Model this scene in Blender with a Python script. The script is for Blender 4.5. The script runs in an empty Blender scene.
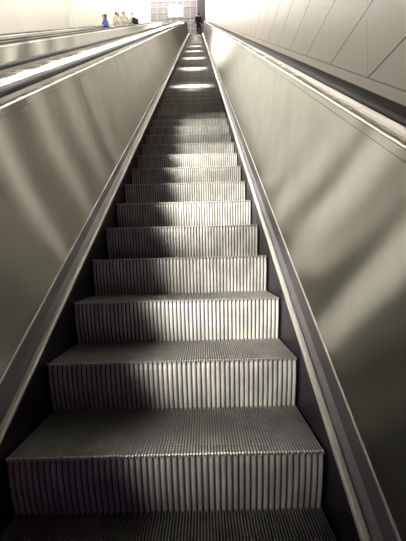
import bpy, bmesh, math, random
from mathutils import Vector, Matrix
random.seed(7)
SC = bpy.context.scene
COL = SC.collection
R = math.radians
S30, C30, T30 = math.sin(R(30)), math.cos(R(30)), math.tan(R(30))

# ------------------------------------------------------------------ camera
F_PX, PITCH, YAW, ROLL, CX, CH = 402.5, -0.0387, 0.0017, -0.0262, 0.1356, 1.329


def to_world(x3, y2, z3):
    c, s = math.cos(ROLL), math.sin(ROLL)
    x = c * x3 - s * z3; z2 = s * x3 + c * z3
    c, s = math.cos(PITCH), math.sin(PITCH)
    y = c * y2 - s * z2; z = s * y2 + c * z2
    c, s = math.cos(YAW), math.sin(YAW)
    return Vector((c * x - s * y, s * x + c * y, z))


cd = bpy.data.cameras.new('camera')
cd.sensor_fit = 'VERTICAL'; cd.sensor_height = 24; cd.sensor_width = 18
cd.lens = F_PX / 541 * 24
cd.clip_start = 0.02; cd.clip_end = 200
cam = bpy.data.objects.new('camera', cd); COL.objects.link(cam)
rt, up, fw = to_world(1, 0, 0), to_world(0, 0, 1), to_world(0, 1, 0)
m3 = Matrix((rt, up, -fw)).transposed()
cam.matrix_world = Matrix.Translation((CX, 0, CH)) @ m3.to_4x4()
SC.camera = cam

# ------------------------------------------------------------------ world, exposure
wd = bpy.data.worlds.new('world'); SC.world = wd; wd.use_nodes = True
bg = wd.node_tree.nodes['Background']
bg.inputs['Color'].default_value = (0.40, 0.15, 0.66, 1)
bg.inputs['Strength'].default_value = 0.22
SC.view_settings.view_transform = 'Standard'
SC.view_settings.look = 'None'
SC.view_settings.gamma = 1
SC.view_settings.use_curve_mapping = False
SC.view_settings.exposure = 0.5
SPOTS = 2.7
LAMP = (1.0, 0.96, 0.86)
P_MID, P_FAR, P_WALL, P_HALL, P_SPOT = 48.0, 80.0, 36.0, 34.0, 3000.0      # emission strengths of the lamp rows


# ------------------------------------------------------------------ materials
def mat(name, base, metal=0.0, rough=0.5, aniso=0.0, tangent=None, spec=0.5, bump=None, var=None):
    m = bpy.data.materials.new(name); m.use_nodes = True
    nt = m.node_tree; b = nt.nodes['Principled BSDF']
    b.inputs['Base Color'].default_value = (*base, 1)
    b.inputs['Metallic'].default_value = metal
    b.inputs['Roughness'].default_value = rough
    b.inputs['Specular IOR Level'].default_value = spec
    b.inputs['Anisotropic'].default_value = aniso
    if tangent:
        v = nt.nodes.new('ShaderNodeCombineXYZ')
        for i in range(3): v.inputs[i].default_value = tangent[i]
        nt.links.new(v.outputs[0], b.inputs['Tangent'])
    tc = nt.nodes.new('ShaderNodeTexCoord')
    if var:                                     # (scale vector, colour amount, roughness amount)
        mp = nt.nodes.new('ShaderNodeMapping'); mp.inputs['Scale'].default_value = var[0]
        if var[3]: mp.inputs['Rotation'].default_value = (R(-30), 0, 0)
        nz = nt.nodes.new('ShaderNodeTexNoise'); nz.inputs['Scale'].default_value = 1; nz.inputs['Detail'].default_value = 4
        nt.links.new(tc.outputs['Object'], mp.inputs[0]); nt.links.new(mp.outputs[0], nz.inputs['Vector'])
        mr = nt.nodes.new('ShaderNodeMapRange')
        mr.inputs['From Min'].default_value = 0.3; mr.inputs['From Max'].default_value = 0.7
        mr.inputs['To Min'].default_value = 1 - var[1]; mr.inputs['To Max'].default_value = 1 + var[1] * .4
        nt.links.new(nz.outputs['Fac'], mr.inputs['Value'])
        vm = nt.nodes.new('ShaderNodeVectorMath'); vm.operation = 'SCALE'
        vm.inputs[0].default_value = base
        nt.links.new(mr.outputs[0], vm.inputs['Scale']); nt.links.new(vm.outputs[0], b.inputs['Base Color'])
        mr2 = nt.nodes.new('ShaderNodeMapRange')
        mr2.inputs['From Min'].default_value = 0.3; mr2.inputs['From Max'].default_value = 0.7
        mr2.inputs['To Min'].default_value = rough - var[2]; mr2.inputs['To Max'].default_value = rough + var[2]
        nt.links.new(nz.outputs['Fac'], mr2.inputs['Value']); nt.links.new(mr2.outputs[0], b.inputs['Roughness'])
    if bump:                                    # (scale vector, strength, distance)
        mp = nt.nodes.new('ShaderNodeMapping'); mp.inputs['Scale'].default_value = bump[0]
        nz = nt.nodes.new('ShaderNodeTexNoise'); nz.inputs['Scale'].default_value = 1; nz.inputs['Detail'].default_value = 2
        nt.links.new(tc.outputs['Object'], mp.inputs[0]); nt.links.new(mp.outputs[0], nz.inputs['Vector'])
        bp = nt.nodes.new('ShaderNodeBump'); bp.inputs['Strength'].default_value = bump[1]; bp.inputs['Distance'].default_value = bump[2]
        nt.links.new(nz.outputs['Fac'], bp.inputs['Height']); nt.links.new(bp.outputs[0], b.inputs['Normal'])
    return m


def emit(name, col, strength):
    m = bpy.data.materials.new(name); m.use_nodes = True
    nt = m.node_tree; nt.nodes.remove(nt.nodes['Principled BSDF'])
    e = nt.nodes.new('ShaderNodeEmission'); e.inputs[0].default_value = (*col, 1); e.inputs[1].default_value = strength
    nt.links.new(e.outputs[0], nt.nodes['Material Output'].inputs[0])
    return m


UPV = (0, -S30, C30)
M = {}


def brushed(name, base, rough, aniso):
    """steel brushed along the slope: glossy, far wider scatter across the brushing than along it"""
    m = bpy.data.materials.new(name); m.use_nodes = True
    nt = m.node_tree; nt.nodes.remove(nt.nodes['Principled BSDF'])
    g = nt.nodes.new('ShaderNodeBsdfAnisotropic'); g.distribution = 'BECKMANN'
    g.inputs['Roughness'].default_value = rough; g.inputs['Anisotropy'].default_value = aniso
    v = nt.nodes.new('ShaderNodeCombineXYZ')
    for i, c in enumerate((0, C30, S30)): v.inputs[i].default_value = c
    nt.links.new(v.outputs[0], g.inputs['Tangent'])
    tc = nt.nodes.new('ShaderNodeTexCoord'); nz = nt.nodes.new('ShaderNodeTexNoise')
    nz.inputs['Scale'].default_value = 5; nz.inputs['Detail'].default_value = 6
    nt.links.new(tc.outputs['Object'], nz.inputs['Vector'])
    mx = nt.nodes.new('ShaderNodeMix'); mx.data_type = 'RGBA'
    mx.inputs[6].default_value = (*[c * .82 for c in base], 1); mx.inputs[7].default_value = (*[c * 1.12 for c in base], 1)
    nt.links.new(nz.outputs['Fac'], mx.inputs[0]); nt.links.new(mx.outputs[2], g.inputs['Color'])
    g2 = nt.nodes.new('ShaderNodeBsdfAnisotropic'); g2.distribution = 'GGX'
    g2.inputs['Roughness'].default_value = .34; g2.inputs['Anisotropy'].default_value = .55
    nt.links.new(v.outputs[0], g2.inputs['Tangent']); nt.links.new(mx.outputs[2], g2.inputs['Color'])
    ms = nt.nodes.new('ShaderNodeMixShader'); ms.inputs[0].default_value = .28
    nt.links.new(g.outputs[0], ms.inputs[1]); nt.links.new(g2.outputs[0], ms.inputs[2])
    nt.links.new(ms.outputs[0], nt.nodes['Material Output'].inputs[0])
    return m


M['steel'] = brushed('brushed_steel', (0.268, 0.260, 0.234), 0.345, 0.855)
M['deck'] = mat('deck_steel', (0.72, 0.70, 0.62), 1.0, 0.26, 0.3, (1, 0, 0), var=((5, 5, 5), 0.2, 0.05, False))
M['bright'] = mat('polished_steel', (0.95, 0.92, 0.86), 0.85, 0.40)
M['cove'] = mat('dull_steel_cove', (0.13, 0.12, 0.13), 0.6, 0.5)
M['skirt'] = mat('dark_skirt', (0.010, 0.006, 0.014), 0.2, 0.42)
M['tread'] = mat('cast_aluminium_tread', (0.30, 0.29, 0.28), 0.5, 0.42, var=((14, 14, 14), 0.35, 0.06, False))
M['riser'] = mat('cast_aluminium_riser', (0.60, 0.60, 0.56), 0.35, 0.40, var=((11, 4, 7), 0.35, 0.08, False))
M['groove_shade'] = mat('painted_groove_shade', (0.10, 0.09, 0.10), 0, 0.7)  # dark colour standing in for shade inside the rib and cleat grooves
M['edge'] = mat('worn_step_edge', (0.70, 0.68, 0.62), 0.8, 0.32)
M['rubber'] = mat('black_rubber', (0.012, 0.010, 0.013), 0, 0.6, spec=0.09)
M['guide'] = mat('handrail_guide', (0.33, 0.31, 0.30), 1.0, 0.35)
M['ceil'] = mat('ceiling_paint', (0.12, 0.115, 0.11), 0, 0.8)
M['plaster'] = mat('cream_plaster', (0.88, 0.85, 0.76), 0, 0.7, var=((.6, .6, .6), 0.05, 0.05, False))
M['floor'] = mat('floor_terrazzo', (0.22, 0.20, 0.20), 0, 0.35, var=((40, 40, 40), 0.3, 0.05, False))
M['column'] = mat('dark_column_cladding', (0.022, 0.015, 0.026), 0, 0.6, var=((1, 1, 3), 0.3, 0.05, False))
M['screen'] = mat('grey_screen', (0.07, 0.06, 0.075), 0, 0.5)
M['mullion'] = mat('pale_mullion', (0.20, 0.18, 0.18), 0.0, 0.6)
M['lamp_body'] = mat('lamp_body', (0.75, 0.74, 0.7), 0.2, 0.5)
M['black_cloth'] = mat('black_cloth', (0.012, 0.009, 0.016), 0, 0.9)
M['dark_cloth'] = mat('dark_cloth', (0.03, 0.03, 0.045), 0, 0.9)
M['white_cloth'] = mat('white_cloth', (0.80, 0.76, 0.66), 0, 0.9)
M['beige_cloth'] = mat('beige_cloth', (0.66, 0.58, 0.46), 0, 0.9)
M['blue_cloth'] = mat('blue_cloth', (0.10, 0.17, 0.50), 0, 0.9)
M['skin'] = mat('skin', (0.62, 0.40, 0.28), 0, 0.6)
M['hair'] = mat('dark_hair', (0.02, 0.014, 0.012), 0, 0.6)
M['lens_mid'] = emit('lamp_diffuser_middle', LAMP, P_MID)
M['lens_far'] = emit('lamp_diffuser_far', LAMP, P_FAR)
M['lens_wall'] = emit('lamp_diffuser_wall', LAMP, P_WALL)
M['lens_end'] = emit('end_wall_light_diffuser', LAMP, 100.0)
M['lens_hall'] = emit('lamp_diffuser_hall', LAMP, P_HALL)


def wall_material():
    """cream enamelled wall sheets: straight horizontal and upright joints"""
    m = bpy.data.materials.new('wall_cladding'); m.use_nodes = True
    nt = m.node_tree; N, L = nt.nodes, nt.links; b = N['Principled BSDF']
    b.inputs['Roughness'].default_value = 0.42
    tc = N.new('ShaderNodeTexCoord'); sp = N.new('ShaderNodeSeparateXYZ'); L.new(tc.outputs['Object'], sp.inputs[0])

    def math_(op, a, bb=None, c=None):
        n = N.new('ShaderNodeMath'); n.operation = op
        for i, v in enumerate((a, bb, c)):
            if v is None: continue
            if isinstance(v, (int, float)): n.inputs[i].default_value = v
            else: L.new(v, n.inputs[i])
        return n.outputs[0]

    def joint(src, off, pitch, half):
        a = math_('ADD', src, off); a = math_('PINGPONG', a, pitch / 2)
        return math_('LESS_THAN', a, half)
    PY = 0.53
    jy = joint(sp.outputs['Y'], -WJ_Y + PY * 40, PY, 0.0022)
    jz = joint(sp.outputs['Z'], -WJ_Z + PY * T30 * 40, PY * T30, 0.0036)
    # the lowest joint follows the slope: nothing but plain plinth below it
    hh = math_('SUBTRACT', sp.outputs['Z'], math_('MULTIPLY', sp.outputs['Y'], T30))
    above = math_('GREATER_THAN', hh, WJ_Z - WJ_Y * T30)
    jb = math_('LESS_THAN', math_('ABSOLUTE', math_('SUBTRACT', hh, WJ_Z - WJ_Y * T30)), 0.004)
    jw = math_('MULTIPLY', jy, 0.45)
    j = math_('MAXIMUM', math_('MULTIPLY', math_('MAXIMUM', jw, jz), above), math_('MULTIPLY', jb, 0.6))
    nz = N.new('ShaderNodeTexNoise'); nz.inputs['Scale'].default_value = 1.3; nz.inputs['Detail'].default_value = 3
    L.new(tc.outputs['Object'], nz.inputs['Vector'])
    mx = N.new('ShaderNodeMix'); mx.data_type = 'RGBA'
    mx.inputs[6].default_value = (0.90, 0.84, 0.74, 1); mx.inputs[7].default_value = (0.86, 0.79, 0.69, 1)
    L.new(nz.outputs['Fac'], mx.inputs[0])
    m2 = N.new('ShaderNodeMix'); m2.data_type = 'RGBA'
    L.new(j, m2.inputs[0]); L.new(mx.outputs[2], m2.inputs[6]); m2.inputs[7].default_value = (0.09, 0.07, 0.05, 1)
    L.new(m2.outputs[2], b.inputs['Base Color'])
    return m


XW = 0.905                       # right wall plane
WJ_Y, WJ_Z = 1.865, 2.114
M['wall'] = wall_material()


# ------------------------------------------------------------------ mesh helpers
def link(name, me, m=None, parent=None, smooth=False):
    o = bpy.data.objects.new(name, me); COL.objects.link(o)
    if m is not None: me.materials.append(m)
    if smooth:
        for p in me.polygons: p.use_smooth = True
    if parent is not None: o.parent = parent
    return o


def mesh(name, vs, fs):
    me = bpy.data.meshes.new(name); me.from_pydata(vs, [], fs); me.validate()
    bm = bmesh.new(); bm.from_mesh(me); bmesh.ops.recalc_face_normals(bm, faces=bm.faces); bm.to_mesh(me); bm.free()
    return me


def box_v(vs, fs, x0, x1, y0, y1, z0, z1):
    k = len(vs)
    vs += [(x, y, z) for z in (z0, z1) for y in (y0, y1) for x in (x0, x1)]
    fs += [tuple(k + i for i in f) for f in ((0, 1, 3, 2), (4, 6, 7, 5), (0, 4, 5, 1), (2, 3, 7, 6), (0, 2, 6, 4), (1, 5, 7, 3))]


def box(name, b, m, parent=None):
    vs, fs = [], []; box_v(vs, fs, *b)
    return link(name, mesh(name, vs, fs), m, parent)


def empty(name, loc, rz=0):
    o = bpy.data.objects.new(name, None); COL.objects.link(o); o.location = loc; o.rotation_euler = (0, 0, rz)
    o.empty_display_size = .2
    return o


def tag(o, label=None, cat=None, group=None, kind=None):
    if label: o['label'] = label
    if cat: o['category'] = cat
    if group: o['group'] = group
    if kind: o['kind'] = kind
    return o


# the escalator's line of nosings: flat, up the slope, flat
Y_BOT, Y_TOP = -1.1, 32.35
Z_TOP = Y_TOP * T30


def station(y):
    """base point and normal (scaled so that v is the distance from the line) for a given y"""
    if abs(y - Y_BOT) < 1e-6: return (y, Y_BOT * T30, -math.sin(R(15)) / math.cos(R(15)), 1.0)
    if abs(y - Y_TOP) < 1e-6: return (y, Z_TOP, -math.sin(R(15)) / math.cos(R(15)), 1.0)
    if y < Y_BOT: return (y, Y_BOT * T30, 0.0, 1.0)
    if y > Y_TOP: return (y, Z_TOP, 0.0, 1.0)
    return (y, y * T30, -S30, C30)


def sweep(prof, ys, closed=True, cx=0.0, flip=1):
    """profile of (u, v) swept along the escalator line through the stations at ys"""
    vs, fs = [], []
    n = len(prof)
    for y in ys:
        by, bz, ny, nz = station(y)
        for (u, v) in prof:
            vs.append((cx + flip * u, by + v * ny, bz + v * nz))
    for k in range(len(ys) - 1):
        for i in range(n if closed else n - 1):
            j = (i + 1) % n
            fs.append((k * n + i, k * n + j, (k + 1) * n + j, (k + 1) * n + i))
    if closed:
        fs.append(tuple(range(n - 1, -1, -1))); fs.append(tuple((len(ys) - 1) * n + i for i in range(n)))
    return vs, fs


def swept(name, prof, ys, m, parent, cx=0.0, flip=1, smooth=False, closed=True):
    vs, fs = sweep(prof, ys, closed, cx, flip)
    return link(name, mesh(name, vs, fs), m, parent, smooth)


# ------------------------------------------------------------------ the setting
X_L = -5.35                       # left wall plane
ALLY = [-7.0, Y_BOT, 8, 16, 24, Y_TOP, 39.0]


def structure(o): o['kind'] = 'structure'; return o


def incline_wall(name, x0, x1, m):
    vs, fs = [], []
    ys = [-7.0, Y_BOT, Y_TOP, 39.0]
    lo = [Y_BOT * T30 - 1.2, Y_BOT * T30 - 1.2, Z_TOP - 1.2, Z_TOP - 1.2]
    hi = [4.2, 4.2, 26.5, 26.5]
    for x in (x0, x1):
        for y, a, b in zip(ys, lo, hi): vs += [(x, y, a), (x, y, b)]
    for k in range(3):
        a = 2 * k
        fs += [(a, a + 2, a + 3, a + 1), (8 + a, 8 + a + 1, 8 + a + 3, 8 + a + 2), (a + 1, a + 3, a + 11, a + 9), (a, a + 8, a + 10, a + 2)]
    fs += [(0, 1, 9, 8), (6, 14, 15, 7)]
    return structure(link(name, mesh(name, vs, fs), m))


incline_wall('wall_right', XW, XW + .15, M['wall'])
incline_wall('wall_left', X_L - .15, X_L, M['plaster'])

# sloping ceiling, hall ceiling and the drop between them
CV = 3.15
swept('ceiling', [(X_L, CV), (X_L, CV + .12), (XW, CV + .12), (XW, CV)], [Y_BOT - 1.6, Y_BOT, 10, 20, Y_TOP], M['ceil'], None)
structure(bpy.data.objects['ceiling'])
structure(box('ceiling_hall', (X_L, XW, Y_TOP - 1.9, 39.0, 26.5, 26.62), M['ceil']))
structure(box('wall_front', (X_L, XW, Y_TOP - 1.95, Y_TOP - 1.8, Z_TOP + 3.1, 26.5), M['ceil']))
structure(box('floor_landing', (X_L, XW, Y_TOP + .05, 39.0, Z_TOP - .25, Z_TOP - .012), M['floor']))
structure(box('floor', (X_L, XW, -7.0, Y_BOT - .05, Y_BOT * T30 - .25, Y_BOT * T30 - .012), M['floor']))
YE = 38.2
structure(box('wall_end', (X_L, XW, YE, YE + .2, Z_TOP - .2, 26.5), M['plaster']))
structure(box('trim_1', (X_L, X_L + .16, 17.6, 17.95, 17.6 * T30 - 1, 17.6 * T30 + 6.0), M['plaster']))

# ------------------------------------------------------------------ step (built once, copied up the slope)
PITCH_Y, PITCH_Z = 0.351, 0.351 * T30
HW = 0.497


def tread_mesh():
    vs, fs = [], []
    # grooved top: 104 cleats; y from nosing 0 back to 0.36
    n = 104; p = 2 * HW / n
    prof = []
    for i in range(n):
        x = -HW + i * p
        prof += [(x + .12 * p, -.009), (x + .24 * p, 0.0), (x + .66 * p, 0.0), (x + .78 * p, -.009)]
    ysz = [(0.004, -.006), (0.010, 0.0), (0.420, 0.0)]
    k0 = len(vs); m = len(prof)
    for (y, dz) in ysz:
        for (x, z) in prof: vs.append((x, y, z + dz * (1 if z == 0 else 0)))
    for k in range(2):
        for i in range(m - 1):
            fs.append((k0 + k * m + i, k0 + k * m + i + 1, k0 + (k + 1) * m + i + 1, k0 + (k + 1) * m + i))
    # slab under the cleats
    box_v(vs, fs, -HW, HW, 0.022, 0.420, -.026, -.0092)
    return mesh('tread', vs, fs)


def edge_mesh():
    """row of small teeth along the front edge of the tread"""
    vs, fs = [], []
    n = 104; p = 2 * HW / n
    for i in range(n):
        x = -HW + (i + .45) * p
        w = .27 * p; y0 = -.004 if i % 2 else -.001
        box_v(vs, fs, x - w, x + w, y0, .0095, -.007, .0012)
    return mesh('front_edge', vs, fs)


def riser_mesh():
    """52 rounded ribs on a riser curved inwards towards its foot"""
    vs, fs = [], []
    n = 52; p = 2 * HW / n
    prof = []
    for i in range(n):
        x = -HW + i * p
        for (a, d) in ((.02, .010), (.20, .010), (.24, .004), (.38, 0.0), (.66, 0.0), (.84, .004), (.88, .010)):
            prof.append((x + a * p, d))
    rows = []
    H = PITCH_Z + .012
    for k in range(9):
        t = k / 8
        rows.append((-.005 - t * (H - .005), 0.001 + .006 * t + .036 * t * t + (.003 if k == 0 else 0)))
    m = len(prof)
    for (z, y) in rows:
        for (x, d) in prof: vs.append((x, y + d, z))
    for k in range(len(rows) - 1):
        for i in range(m - 1):
            fs.append((k * m + i, k * m + i + 1, (k + 1) * m + i + 1, (k + 1) * m + i))
    # end cheeks and the back
    b = len(vs)
    for (z, y) in rows:
        vs += [(-HW, y + .0085, z), (-HW, .075, z), (HW, y + .0085, z), (HW, .075, z)]
    for k in range(len(rows) - 1):
        a = b + 4 * k
        fs += [(a, a + 1, a + 5, a + 4), (a + 2, a + 6, a + 7, a + 3), (a + 1, a + 3, a + 7, a + 5)]
    return mesh('riser', vs, fs)


ME_T, ME_E, ME_R = tread_mesh(), edge_mesh(), riser_mesh()
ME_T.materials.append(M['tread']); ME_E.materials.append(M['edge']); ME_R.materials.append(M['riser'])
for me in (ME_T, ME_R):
    me.materials.append(M['groove_shade'])
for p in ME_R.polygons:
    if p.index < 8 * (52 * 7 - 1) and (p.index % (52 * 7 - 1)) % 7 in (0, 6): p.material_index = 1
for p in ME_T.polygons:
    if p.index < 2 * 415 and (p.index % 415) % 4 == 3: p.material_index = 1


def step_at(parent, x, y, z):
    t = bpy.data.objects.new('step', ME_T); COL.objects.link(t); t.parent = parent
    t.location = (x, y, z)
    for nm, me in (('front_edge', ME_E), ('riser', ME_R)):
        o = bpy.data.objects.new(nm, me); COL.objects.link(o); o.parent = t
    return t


# ------------------------------------------------------------------ escalator
def rounded(u0, u1, v0, v1, r, n=4):
    pts = []
    for (cu, cv, a0) in ((u1 - r, v1 - r, 0), (u0 + r, v1 - r, 90), (u0 + r, v0 + r, 180), (u1 - r, v0 + r, 270)):
        for i in range(n + 1):
            a = R(a0 + 90 * i / n); pts.append((cu + r * math.cos(a), cv + r * math.sin(a)))
    return pts


Y0B, Y1B = -2.5, 34.0              # ends of the balustrades
FULL = [Y0B, Y_BOT, 6, 14, 22, Y_TOP, Y1B]
HU, HV = 0.742, 0.905              # handrail centre, top


def newel(name, prof, y_end, sgn, cx, flip, m, parent, rad=.20):
    """handrail turning down and under at the end of the balustrade"""
    by, bz, ny, nz = station(y_end)
    vs, fs = [], []; n = len(prof); K = 12
    vc = max(v for u, v in prof)
    for k in range(K + 1):
        a = math.pi * k / K
        for (u, v) in prof:
            r = rad - (vc - v)
            vs.append((cx + flip * u, y_end + sgn * r * math.sin(a), bz + vc - rad + r * math.cos(a)))
    for k in range(K):
        for i in range(n):
            j = (i + 1) % n
            fs.append((k * n + i, k * n + j, (k + 1) * n + j, (k + 1) * n + i))
    return link(name, mesh(name, vs, fs), m, parent, True)


def side(parent, cx, flip, out_u):
    """one balustrade: skirt, moulding, cove, wall panels, deck, handrail"""
    kw = dict(cx=cx, flip=flip)
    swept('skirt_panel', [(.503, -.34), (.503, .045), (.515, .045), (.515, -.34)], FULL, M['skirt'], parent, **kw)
    swept('skirt_moulding', rounded(.5035, .5275, .046, .066, .007, 3), FULL, M['bright'], parent, smooth=False, **kw)
    swept('cove', [(.528, .050), (.556, .064), (.578, .092), (.5775, .04), (.528, .03)], FULL, M['cove'], parent, **kw)
    swept('cove_bead', rounded(.5785, .5845, .088, .099, .0025, 2), FULL, M['bright'], parent, **kw)
    # wall panels, each about 2.4 m long, a hairline apart
    ends = [Y0B, Y_BOT]
    y = Y_BOT
    while y + 2.1 < Y_TOP - .6: y += 2.1; ends.append(y)
    ends += [Y_TOP, Y1B]
    for a, b in zip(ends[:-1], ends[1:]):
        g = .0016
        prof = [(.5835, .1000), (.6440, .832), (.652, .832), (.5935, .1000)]
        ys = [a if a in (Y0B, Y_BOT, Y_TOP) else a + g, b if b in (Y_BOT, Y_TOP, Y1B) else b - g]
        swept('wall_panel', prof, ys, M['steel'], parent, **kw)
    swept('top_rail', [(.6445, .834), (.6460, .8585), (.662, .8585), (.662, .834)], FULL, M['steel'], parent, **kw)
    swept('top_bead', rounded(.6455, .6555, .859, .8665, .003, 2), FULL, M['bright'], parent, **kw)
    swept('inner_deck', [(.656, .845), (.656, .862), (.690, .858), (.690, .845)], FULL, M['deck'], parent, **kw)
    swept('inner_deck', [(.693, .843), (.693, .857), (.7215, .854), (.7215, .843)], FULL, M['deck'], parent, **kw)
    swept('handrail_guide', [(.722, .845), (.722, .879), (.762, .879), (.762, .845)], FULL, M['guide'], parent, **kw)
    swept('outer_deck', [(.7625, .80), (.7625, .852), (out_u, .846), (out_u, .80)], FULL, M['deck'], parent, **kw)
    hr = [(.7245, .8795), (.7245, .8845), (.712, .8845), (.712, .8795), (.7025, .8850), (.7025, .8960), (.714, HV), (.770, HV), (.7815, .8960), (.7815, .8850), (.772, .8795), (.772, .8845), (.7595, .8845), (.7595, .8795)]
    hr = [(.7025, .8800), (.7000, .8880), (.7060, .8990), (.718, HV), (.766, HV), (.778, .8990), (.784, .8880), (.7815, .8800)]
    swept('handrail', hr, FULL, M['rubber'], parent, smooth=False, **kw)
    newel('handrail_turn', hr, Y1B, 1, cx, flip, M['rubber'], parent)
    newel('handrail_turn', hr, Y0B, -1, cx, flip, M['rubber'], parent)


def comb(parent, cx, y, z, sgn):
    vs, fs = [], []
    box_v(vs, fs, cx - .52, cx + .52, min(y, y + sgn * .25), max(y, y + sgn * .25), z - .008, z + .004)
    for i in range(52):
        x = cx - .49 + i * .98 / 51
        box_v(vs, fs, x - .003, x + .003, min(y, y - sgn * .03), max(y, y - sgn * .03), z - .004, z + .002)
    return link('comb_plate', mesh('comb_plate', vs, fs), M['cove'], parent)


NY0 = 1.228
NMIN, NMAX = -6, 88


def escalator(cx, label, out_l, out_r, real_steps):
    e = empty('escalator', (0, 0, 0)); tag(e, label, 'escalator', 'parallel escalators')
    side(e, cx, 1, out_r); side(e, cx, -1, out_l)
    swept('truss_pan', [(-.54, -.34), (.54, -.34), (.54, -.38), (-.54, -.38)], FULL, M['skirt'], e, cx=cx)
    if real_steps:
        for n in range(NMIN, NMAX + 1):
            step_at(e, cx, NY0 + n * PITCH_Y, NY0 * T30 + n * PITCH_Z)
    else:
        vs, fs = [], []
        for n in range(NMIN, NMAX + 1):
            y, z = NY0 + n * PITCH_Y, NY0 * T30 + n * PITCH_Z
            box_v(vs, fs, cx - HW, cx + HW, y, y + PITCH_Y + .02, z - PITCH_Z - .01, z)
        tag(link('step_band', mesh('step_band', vs, fs), M['tread'], e), kind='stuff')
    comb(e, cx, NY0 + (NMAX + 1) * PITCH_Y + .03, Z_TOP + .005, 1)
    comb(e, cx, NY0 + NMIN * PITCH_Y - .05, Y_BOT * T30 + .0, -1)
    return e


GAP = 1.96
escalator(0, 'long empty escalator with ribbed metal steps filling the middle of the view', .979, XW - .005, True)
escalator(-GAP, 'middle escalator, its black handrail just left of the nearest steel balustrade', .979, .979, False)
escalator(-2 * GAP, 'farthest escalator beside the bright left wall, carrying four riders', .979, .979, False)

# ------------------------------------------------------------------ lamps
def lamp_at(i, u, s_y, wx, wy, lens, label, group, v=CV, deep=.011):
    """inclined ceiling lamp: housing with a diffuser face"""
    by, bz = s_y, s_y * T30
    o = empty('ceiling_light', (u, by - v * S30, bz + v * C30)); o.rotation_euler = (R(30), 0, 0)
    tag(o, label, 'ceiling light', group)
    hz = -.06
    box('housing', (-wx / 2 - .03, wx / 2 + .03, -wy / 2 - .03, wy / 2 + .03, hz, 0), M['lamp_body'], o)
    box('diffuser', (-wx / 2, wx / 2, -wy / 2, wy / 2, hz - .001 - deep, hz - .001), M[lens], o)
    box('hood', (-wx / 2 - .03, wx / 2 + .03, wy / 2 + .004, wy / 2 + .016, hz - .015 - deep, hz), M['lamp_body'], o)
    return o


i = 0
y = 5.0
while y < 32:
    lamp_at(i, -GAP, y, .95, .07, 'lens_mid', 'tubular ceiling light over the middle escalator', 'ceiling lights over the middle escalator', deep=.15); y += 2.1
y = 8.2
while y < 32:
    o = lamp_at(i, 0, y, .16, .16, 'lens_wall', 'small square downlight over the empty escalator', 'downlights over the empty escalator')
    ld = bpy.data.lights.new('spot', 'SPOT'); ld.energy = P_SPOT; ld.color = LAMP; ld.spot_size = R(17); ld.spot_blend = .8; ld.shadow_soft_size = .06
    sp = bpy.data.objects.new('bulb', ld); COL.objects.link(sp); sp.parent = o; sp.location = (0, 0, -.09)
    y += 2.75


def spotlight(base, u, aim, energy, size, label):
    """unseen spotlight, added under the sloping ceiling to light the steps"""
    loc = Vector((u, base - 3.0 * S30, base * T30 + 3.0 * C30)); d = (Vector(aim) - loc).normalized()
    o = empty('added_spotlight', loc); tag(o, label, 'spotlight')
    o.rotation_euler = d.to_track_quat('-Z', 'Y').to_euler()
    vs, fs = [], []; K = 20
    rings = [(.0, .035), (.035, .035), (.05, .02), (.055, -.12), (.045, -.125), (.04, -.05)]
    for r, z in rings:
        for k in range(K): vs.append((r * math.cos(2 * math.pi * k / K), r * math.sin(2 * math.pi * k / K), z))
    for j in range(len(rings) - 1):
        for k in range(K):
            fs.append((j * K + k, j * K + (k + 1) % K, (j + 1) * K + (k + 1) % K, (j + 1) * K + k))
    link('lamp_can', mesh('lamp_can', vs, fs), M['lamp_body'], o, True)
    st = box('stem', (-.008, .008, -.008, .008, -.01, .17), M['lamp_body'], o)
    st.rotation_euler = (d.to_track_quat('-Z', 'Y').inverted() @ Vector((0, -S30, C30)).to_track_quat('Z', 'Y')).to_euler()
    ld = bpy.data.lights.new('spot', 'SPOT'); ld.energy = energy; ld.color = LAMP; ld.spot_size = R(size); ld.spot_blend = 1.0; ld.shadow_soft_size = .26
    sp = bpy.data.objects.new('bulb', ld); COL.objects.link(sp); sp.parent = o; sp.location = (0, 0, -.06)


def on_slope(x, y): return (x, y, y * T30)


for base, aimy, en, size, lab in ((-.2, 1.5, 205, 15, 'lowest of the added spotlights aimed at the empty escalator'),
                                  (0.4, 1.95, 760, 16, 'second lowest added spotlight aimed at the empty escalator'),
                                  (1.1, 2.95, 1000, 16, 'third lowest added spotlight aimed at the empty escalator'),
                                  (1.9, 3.95, 850, 16, 'second highest added spotlight aimed at the empty escalator'),
                                  (2.9, 5.10, 420, 16, 'highest of the added spotlights aimed at the empty escalator')):
    spotlight(base, -1.86, on_slope(.16, aimy), en * SPOTS, size, lab)  # added out of view to light the steps and set their shadow edge
y = 9.2
while y < 32:
    lamp_at(i, -4.75, y, .5, .16, 'lens_far', 'ceiling light close to the left wall', 'ceiling lights along the left wall', deep=.10); y += 2.1
y = 6.1
while y < 32:
    lamp_at(i, .66, y, .34, .07, 'lens_wall', 'small ceiling light against the cladded right wall', 'ceiling lights along the right wall', deep=.16); y += 1.75
for x in (-4.2, -2.4, -.72):
    for yy in (34.2, 36.6):
        o = empty('ceiling_light', (x, yy, 26.5)); tag(o, 'square ceiling light over the upper landing', 'ceiling light', 'ceiling lights of the upper hall')
        box('housing', (-.65, .65, -.65, .65, -.08, 0), M['lamp_body'], o)
        box('diffuser', (-.5, .5, -.5, .5, -.36, -.081), M['lens_hall'], o)

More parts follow.
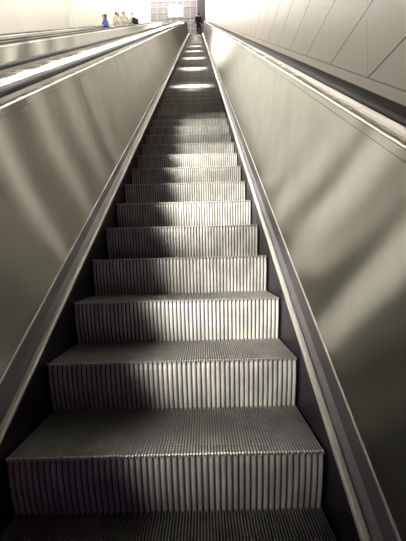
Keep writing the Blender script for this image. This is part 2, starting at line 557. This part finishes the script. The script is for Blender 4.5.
# ------------------------------------------------------------------ end wall of the upper hall
w = structure(box('window_1', (-4.15, .12, YE - .05, YE - .005, Z_TOP + .6, 26.3), M['screen']))
vs, fs = [], []
x = -4.15
while x < .13:
    box_v(vs, fs, x - .03, x + .03, YE - .10, YE - .051, Z_TOP + .6, 26.3); x += .61
z = Z_TOP + .6
while z < 26.3:
    box_v(vs, fs, -4.18, .15, YE - .09, YE - .052, z - .022, z + .022); z += .5
link('window_frame', mesh('window_frame', vs, fs), M['mullion'], w)
o = empty('wall_light', (-1.85, YE - .1, 23.85)); tag(o, 'glowing round-cornered light on the dark grid at the top of the escalators', 'light')
box('housing', (-.66, .66, -.06, 0, -.5, .5), M['lamp_body'], o)
box('diffuser', (-.6, .6, -.075, -.061, -.44, .44), M['lens_end'], o)
col = structure(box('trim_2', (.16, .90, 36.6, 37.4, Z_TOP - .012, 26.5), M['column']))


# ------------------------------------------------------------------ people
def skinned(name, verts, edges, radii, m, parent, sub=1):
    me = bpy.data.meshes.new(name + '_w'); me.from_pydata(verts, edges, [])
    o = bpy.data.objects.new(name, me); COL.objects.link(o)
    sk = o.modifiers.new('skin', 'SKIN'); sk.use_smooth_shade = True
    ss = o.modifiers.new('sub', 'SUBSURF'); ss.levels = sub
    sv = me.skin_vertices[0].data
    for i, r in enumerate(radii):
        sv[i].radius = r if isinstance(r, tuple) else (r, r)
    sv[0].use_root = True
    dg = bpy.context.evaluated_depsgraph_get(); dg.update()
    ev = bpy.data.meshes.new_from_object(o.evaluated_get(dg))
    bpy.data.objects.remove(o, do_unlink=True)
    return link(name, ev, m, parent, True)


def chain(V, E, Rr, start, pts):
    """append a chain of (point, radius) to start; returns the last index"""
    k = start
    for p, r in pts:
        V.append(p); Rr.append(r); E.append((k, len(V) - 1)); k = len(V) - 1
    return k


def person(loc, rz, label, top, legs, arms='down', lean=0.0, hair='hair', scale=1.0, stride=.06, bag=None, long_coat=False, long_hair=False):
    """faces local -y"""
    o = empty('person', loc, rz); tag(o, label, 'person'); o.scale = (scale,) * 3
    L = lean
    hip = (0, 0, .93)
    def arm(s):
        sh = (s * .185, -.02 - L * .5, 1.42)
        if arms == 'down': el, wr = (s * .235, .0, 1.13), (s * .25, -.07, .89)
        elif arms == 'bent': el, wr = (s * .25, .0, 1.15), (s * .17, -.24, 1.12)
        else: el, wr = (s * .27, -.10, 1.16), (s * .30, -.33, 1.08)
        return sh, el, wr
    # body: one surface from feet to crown
    V, E, Q = [hip], [], [(.15, .11)]
    chest = chain(V, E, Q, 0, [((0, -L * .2, 1.10), (.135, .10)), ((0, -L * .45, 1.30), (.155, .11)), ((0, -L * .5, 1.42), (.12, .085))])
    chain(V, E, Q, chest, [((0, -L * .6, 1.50), .052), ((0, -L * .65 - .01, 1.57), (.066, .078)), ((0, -L * .65 - .015, 1.65), (.078, .094)), ((0, -L * .65 - .01, 1.725), (.062, .075))])
    for s in (-1, 1):
        y = s * stride
        chain(V, E, Q, 0, [((s * .09, 0, .84), .085), ((s * .10, -.015 + y * .5, .48), .055), ((s * .10, y + .02, .09), .038), ((s * .105, y - .11, .035), .034), ])
        sh, el, wr = arm(s)
        chain(V, E, Q, chest, [(sh, .055), (el, .040), (wr, .027), ((wr[0], wr[1] - .02, wr[2] - .07), (.030, .018))])
    body = skinned('body', V, E, Q, M['skin'], o)
    # fingers, five each, rooted in the palm
    for s in (-1, 1):
        sh, el, wr = arm(s)
        for j in range(5):
            a = (j - 2) * .013
            base = Vector((wr[0], wr[1] - .02 + a, wr[2] - .075))
            ln = (.045, .062, .07, .064, .05)[j]
            if j == 0: base += Vector((-s * .012, -.006, .03))
            d = Vector((-s * (.35 if j else .8), a * 3, -1)).normalized()
            skinned('finger', [tuple(base), tuple(base + d * ln * .5), tuple(base + d * ln + Vector((-s * .008, 0, 0)))], [(0, 1), (1, 2)], [.0085, .008, .006], M['skin'], body, 1)
    # clothes
    V, E, Q = [(0, -L * .15, .98)], [], [(.175, .135)]
    c = chain(V, E, Q, 0, [((0, -L * .2, 1.12), (.16, .125)), ((0, -L * .45, 1.31), (.175, .13)), ((0, -L * .5, 1.43), (.14, .10)), ((0, -L * .55, 1.475), (.07, .07))])
    chain(V, E, Q, 0, [((0, 0, .60 if long_coat else .84), (.185, .15))])
    for s in (-1, 1):
        sh, el, wr = arm(s)
        chain(V, E, Q, 3, [(sh, .068), (el, .054), (tuple(Vector(wr) * .9 + Vector(el) * .1), .040)])
    skinned('jacket', V, E, Q, top, o)
    V, E, Q = [(0, 0, .95)], [], [(.15, .12)]
    for s in (-1, 1):
        y = s * stride
        chain(V, E, Q, 0, [((s * .092, 0, .82), .10), ((s * .10, -.015 + y * .5, .48), .074), ((s * .10, y + .02, .08), .058)])
    skinned('trousers', V, E, Q, legs, o)
    for s in (-1, 1):
        y = s * stride
        skinned('shoe', [(s * .10, y + .05, .045), (s * .105, y - .06, .04), (s * .11, y - .16, .030)], [(0, 1), (1, 2)], [.044, .044, .032], M['black_cloth'], o)
    # face and hair
    hx, hy, hz = 0, -L * .65 - .015, 1.64
    skinned('nose', [(hx, hy - .085, hz + .02), (hx, hy - .108, hz - .012)], [(0, 1)], [.008, .013], M['skin'], body)
    for s in (-1, 1):
        skinned('eye', [(s * .03, hy - .088, hz + .018), (s * .036, hy - .087, hz + .018)], [(0, 1)], [.009, .008], M['hair'], body)
        skinned('ear', [(s * .080, hy, hz + .02), (s * .082, hy + .004, hz - .02)], [(0, 1)], [.012, .009], M['skin'], body)
    skinned('mouth', [(-.02, hy - .084, hz - .045), (.02, hy - .084, hz - .045)], [(0, 1)], [.006, .006], M['hair'], body)
    hv = [(0, hy + .035, hz + .10), (0, hy + .075, hz + .04), (0, hy + .07, hz - (.16 if long_hair else .03))]
    skinned('hair', hv, [(0, 1), (1, 2)], [(.115, .10), (.11, .085), (.09, .06)], M[hair], o)
    if bag:
        m, (bx, by, bz), (sx, sy, sz) = bag
        g = box('bag_tmp', (bx - sx, bx + sx, by - sy, by + sy, bz - sz, bz + sz), m)
        bv = g.modifiers.new('b', 'BEVEL'); bv.width = .04; bv.segments = 3
        dg = bpy.context.evaluated_depsgraph_get(); dg.update()
        me = bpy.data.meshes.new_from_object(g.evaluated_get(dg)); bpy.data.objects.remove(g, do_unlink=True)
        M4 = Matrix.Translation(loc) @ Matrix.Rotation(rz, 4, 'Z') @ Matrix.Scale(scale, 4)
        gb = link('shoulder_bag', me); gb.matrix_world = M4
        return o, gb
    return o, None


def nosing(n): return (NY0 + n * PITCH_Y, NY0 * T30 + n * PITCH_Z)


y, z = nosing(87)
person((.26, y + .17, z), R(180), 'person in a long black coat standing at the very top of the empty escalator', M['black_cloth'], M['black_cloth'], long_coat=True, long_hair=True, stride=.03)
# riders of the farthest escalator
X3 = -2 * GAP
for n, dx, rz, lab, top, legs, arms, lean, bag, lh, sc in (
        (47, .12, -60, 'person in a blue jacket, lowest of the four riders by the left wall', M['blue_cloth'], M['dark_cloth'], 'bent', .18, None, True, .93),
        (54, .10, 60, 'dark haired person in white, turned sideways, just above the blue jacketed rider', M['white_cloth'], M['beige_cloth'], 'bent', .06, None, False, 1.0),
        (62, -.05, 20, 'tall person in pale cream clothes facing down the escalator', M['white_cloth'], M['white_cloth'], 'bent', .0, None, False, 1.06),
        (68, .10, 40, 'uppermost of the four riders, in a white top with dark trousers', M['white_cloth'], M['dark_cloth'], 'out', .05, (M['dark_cloth'], (.0, -.30, 1.10), (.19, .08, .15)), False, 1.04)):
    y, z = nosing(n)
    _, b = person((X3 + dx, y + .17, z), R(rz), lab, top, legs, arms, lean, scale=sc, bag=bag, long_hair=lh)
    if b: tag(b, 'dark bag held in front by the uppermost rider by the left wall', 'bag')
